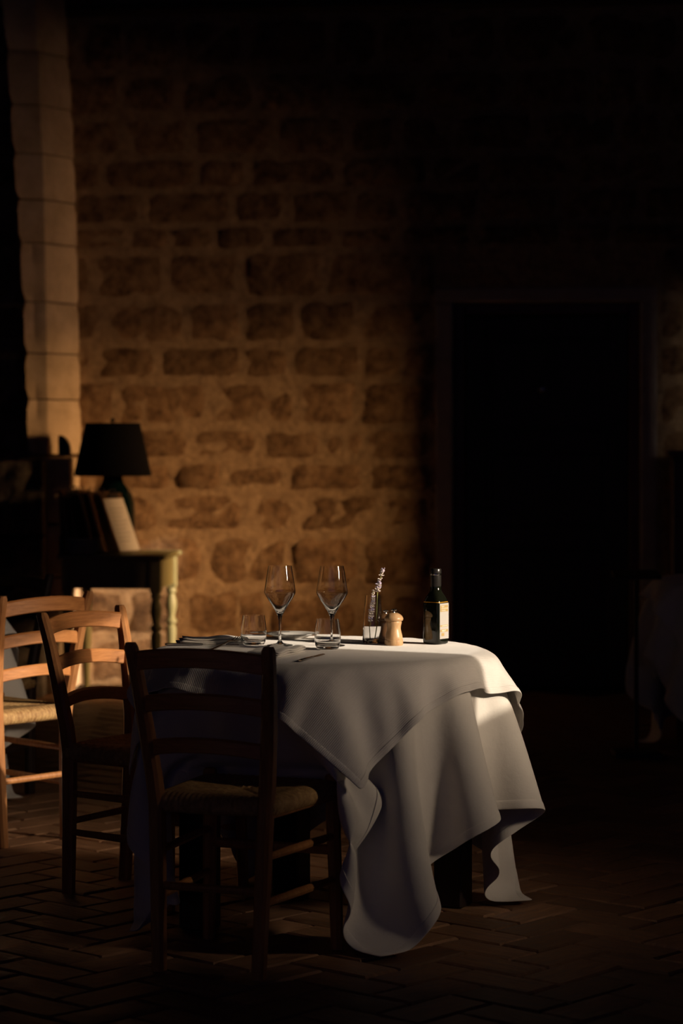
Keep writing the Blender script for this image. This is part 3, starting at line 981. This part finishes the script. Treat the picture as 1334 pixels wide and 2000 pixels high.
# napkins: folded layers
def napkin(loc, rz, sx, sy, label, seed):
    rr = random.Random(seed)
    t = empty('napkin', loc, rz)
    nx, ny = 14, 10
    z = 0
    for layer in range(3):
        th = .0058
        vs, fs, uv = [], [], []
        kx, ky = sx*(1-.05*layer), sy*(1-.04*layer)
        ph = rr.uniform(0, 6)
        for side in (0, 1):
            for j in range(ny+1):
                for i in range(nx+1):
                    u, v = i/nx-.5, j/ny-.5
                    e = min(i, nx-i, j, ny-j)
                    d = (.5 if e == 0 else .85 if e == 1 else 1)*th/2
                    wv = (.0014*math.sin(u*9+ph)+.0012*math.sin(v*11+ph*2))*(layer+.3)
                    zz = z + th/2 + max(wv, -.0008 if layer == 0 else -.001) + (d if side else -d)
                    vs.append((u*kx+.004*layer, v*ky, max(zz, .0004))); uv.append((u*kx, v*ky))
        m = (nx+1)*(ny+1)
        for j in range(ny):
            for i in range(nx):
                a = j*(nx+1)+i
                fs.append((a+nx+1, a+nx+2, a+1, a)); fs.append((m+a, m+a+1, m+a+nx+2, m+a+nx+1))
        per = [i for i in range(nx)] + [j*(nx+1)+nx for j in range(ny)] + [ny*(nx+1)+i for i in range(nx, 0, -1)] + [j*(nx+1) for j in range(ny, 0, -1)]
        for k in range(len(per)):
            a, b = per[k], per[(k+1) % len(per)]
            fs.append((a, b, b+m, a+m))
        link_mesh('fold', vs, fs, M['napkin'], t, smooth=True, uvs=uv)
        z += th*.93
    tag(t, label, 'napkin', 'folded white napkins'); return t
napkin((-.375, 7.0, ZT), R_(6), .205, .125, 'folded white napkin lying behind the tumbler at the chair-end of the table', 2)
napkin((-.185, 6.62, ZT), R_(-21), .105, .205, 'folded white napkin between fork and knife, behind the shadowed chair post', 5)

# ------------------------------------------------------------------ console table by the wall
CZ = .765
con = empty('console_table', (-1.14, 12.475, 0), R_(-5))
tag(con, 'olive green painted side table with turned legs against the stone wall', 'side table')
MB().box((0, 0, CZ-.0125), (.55, .585, .025), .006).build('table_top', M['console'], con)
for sx in (-1, 1):
    for sy in (-1, 1):
        mb = MB(); x, y = sx*.225, sy*.245
        mb.box((x, y, .655), (.056, .056, .165), .003)
        mb.lathe([(0, 0), (.013, 0), (.0145, .01), (.017, .10), (.023, .25), (.0275, .345), (.0265, .362), (.0200, .370), (.0200, .378), (.0285, .386), (.0300, .394), (.0285, .402), (.0200, .410), (.0190, .420),
                  (.0230, .440), (.0285, .465), (.0295, .485), (.0265, .510), (.0205, .530), (.0190, .538), (.0265, .546), (.0275, .555), (.0240, .564), (.0240, .575), (0, .575)], 24, c=(x, y, 0))
        mb.build('leg', M['console'], con)
for s in (-1, 1):
    MB().box((0, s*.255, .665), (.394, .02, .145), .002).build('apron', M['console'], con)
    MB().box((s*.235, 0, .665), (.02, .434, .145), .002).build('apron', M['console'], con)

lamp = empty('table_lamp', (-1.195, 12.625, CZ))
MB().lathe([(0, 0), (.100, 0), (.112, .006), (.1165, .03), (.117, .20), (.114, .255), (.102, .295), (.080, .328), (.062, .350), (.053, .375), (.050, .40), (0, .40)], 48).build('lamp_base', M['demijohn'], lamp, deg=50)
MB().lathe([(0, .40), (.022, .40), (.020, .43), (.014, .45), (.014, .54), (0, .545)], 20).build('stem', M['iron'], lamp)
s0, s1 = .392, .668
MB().lathe([(.202, s0), (.2035, s0+.002), (.1440, s1-.002), (.1425, s1), (.1405, s1), (.1420, s1-.002), (.2010, s0+.002)], 64, closed=True).build('lamp_shade', M['shade'], lamp, deg=50)
sp = MB()
for a in range(3):
    d = Vector((math.cos(a*2.094), math.sin(a*2.094), 0))
    sp.tube([Vector((0, 0, .545)), d*.06+Vector((0, 0, .60)), d*.1415+Vector((0, 0, s1-.006))], .002, 6)
sp.tube([(0, 0, .54), (0, 0, .675)], .004, 8)
sp.build('shade_holder', M['iron'], lamp)
MB().lathe([(0, .672), (.008, .673), (.012, .682), (.007, .694), (0, .697)], 16).build('finial', M['iron'], lamp)
tag(lamp, 'table lamp with a black tapered shade on a dark green bottle base', 'lamp')

# clipboards leaning in a row: (foot x, tilt)
def clipboard(foot, tilt, yaw, label, show):
    t = empty('clipboard', foot, yaw)
    # local: board width along +y, height along the lean, normal +x
    m = Matrix.Rotation(-tilt, 3, 'Y')
    def pb(mb, c, s, b): return mb.box(m @ Vector(c), s, b, rot=m)
    pb(MB(), (0, 0, .1625), (.006, .225, .318), .002).build('board', M['board'], t)
    if show: pb(MB(), (.0042, 0, .148), (.0012, .208, .285), 0).build('paper', M['paper'], t, smooth=False)
    else: pb(MB(), (.0052, -.002, .150), (.0030, .212, .290), .0008).build('shaded_sheets', M['board'], t)  # sheets in dark board colour, for shade between neighbouring boards
    pb(MB(), (0, -.1130, .1625), (.0066, .0012, .316), 0).build('lit_edge', M['edge'], t, smooth=False)  # pale strip painted as the lit edge of the board
    cp = MB(); pb(cp, (.009, 0, .302), (.010, .10, .022), .003)
    cp.tube([m @ Vector((.012, -.035, .31)), m @ Vector((.016, -.03, .335)), m @ Vector((.016, .03, .335)), m @ Vector((.012, .035, .31))], .003, 6)
    cp.build('clip', M['iron'], t)
    if show:
        for k in range(9):
            pb(MB(), (.0051, -.01*(k % 3), .235-k*.022), (.0003, .15-.02*(k % 3), .005), 0).build('print', M['ink'], t, smooth=False)
    tag(t, label, 'clipboard', 'menu clipboards leaning in a row')
    return t
cb_y = 12.40
order = ['first clipboard of the leaning row, nearest the pale pillar', 'second clipboard of the row counted from the pillar', 'third clipboard of the row counted from the pillar',
         'fourth clipboard of the row counted from the pillar', 'fifth clipboard of the row, just behind the one showing its menu', 'last clipboard of the row, its pale menu sheet facing the room']
for k, (px, tilt) in enumerate(((150, 3), (166, 9), (184, 12), (211, 15), (232, 17), (262, 21))):
    Yc = cb_y + (.05, .06, .11, 0, 0, 0)[k]
    clipboard((ground(px, Yc)-.022, Yc, CZ + .004 + .003*math.sin(R_(tilt))), R_(tilt), R_(-24), order[k], k == 5)

# plates stacked on the console, a small dark card holder beside them
g = 'stack of white plates painted shade grey on the side table'
places = ['bottom', 'second from the bottom', 'third from the bottom', 'fourth from the bottom', 'fourth from the top', 'third from the top', 'second from the top', 'top']
pm = MB().lathe([(0, .001), (.055, 0), (.060, .003), (.080, .010), (.0945, .0155), (.0955, .0170), (.094, .0178), (.078, .0125), (.060, .0065), (0, .0055)], 40).build('dish', M['shade_grey_plate'], None, deg=60)
for k in range(8):
    o = pm if k == 0 else pm.copy()
    if k: COL.objects.link(o)
    o.name = 'plate' if k == 0 else 'plate.%03d' % k
    o.location = (ground(161, 12.26)+rnd.uniform(-.002, .002), 12.272, CZ + .0005 + k*.0088)
    tag(o, 'white plate painted shade grey, %s of the stack before the clipboards' % places[k], 'plate', g)
ch = MB(); ch.box((0, 0, .006), (.028, .05, .012), .002)
ch.loft([[Vector((-.011, -.025, .012)), Vector((.011, -.025, .012)), Vector((.011, .025, .012)), Vector((-.011, .025, .012))],
         [Vector((-.012, -.025, .06)), Vector((.004, -.025, .06)), Vector((.004, .025, .06)), Vector((-.012, .025, .06))],
         [Vector((-.010, -.020, .095)), Vector((-.006, -.020, .095)), Vector((-.006, .020, .095)), Vector((-.010, .020, .095))]])
cho = ch.build('card_holder', M['iron'], loc=(ground(119, 12.26), 12.30, CZ))
tag(cho, 'small black card holder on the corner of the side table next to the plates', 'card holder')

# ------------------------------------------------------------------ dim things at the right
cab = empty('cabinet', (2.02, 12.55, 0), WROT)
MB().box((0, 0, .65), (.62, .40, 1.22), .006).build('carcass', M['red_wood'], cab)
MB().box((0, -.005, 1.275), (.66, .43, .03), .006).build('top', M['red_wood'], cab)
for s in (-1, 1):
    d = MB().box((s*.152, -.209, .66), (.298, .018, 1.16), .004).build('door', M['red_wood'], cab)
    MB().box((s*.152, -.221, .66), (.20, .008, 1.02), .004).build('panel', M['red_wood'], d)
    MB().lathe([(.006, 0), (.005, .012), (.011, .018), (.009, .026), (0, .028)], 12).build('knob', M['iron'], d, loc=(s*.03, -.218, .70)).rotation_euler = (R_(90), 0, 0)
for sx in (-1, 1):
    for sy in (-1, 1):
        MB().box((sx*.27, sy*.16, .02), (.05, .05, .04), .004).build('foot', M['red_wood'], cab)
tag(cab, 'dark red wooden cabinet in the gloom beside the door', 'cabinet')
ms = empty('menu_stand', (1.255, 10.30, 0))
MB().box((0, 0, .010), (.20, .20, .02), .006).build('base', M['iron'], ms)
MB().tube([(0, 0, .02), (0, 0, .765)], .010, 12).build('pole', M['iron'], ms)
MB().box((0, 0, .770), (.20, .15, .012), .003, rot=Matrix.Rotation(R_(8), 3, 'X')).build('tray', M['iron'], ms)
tag(ms, 'thin black stand with a flat top in front of the dark door', 'stand')
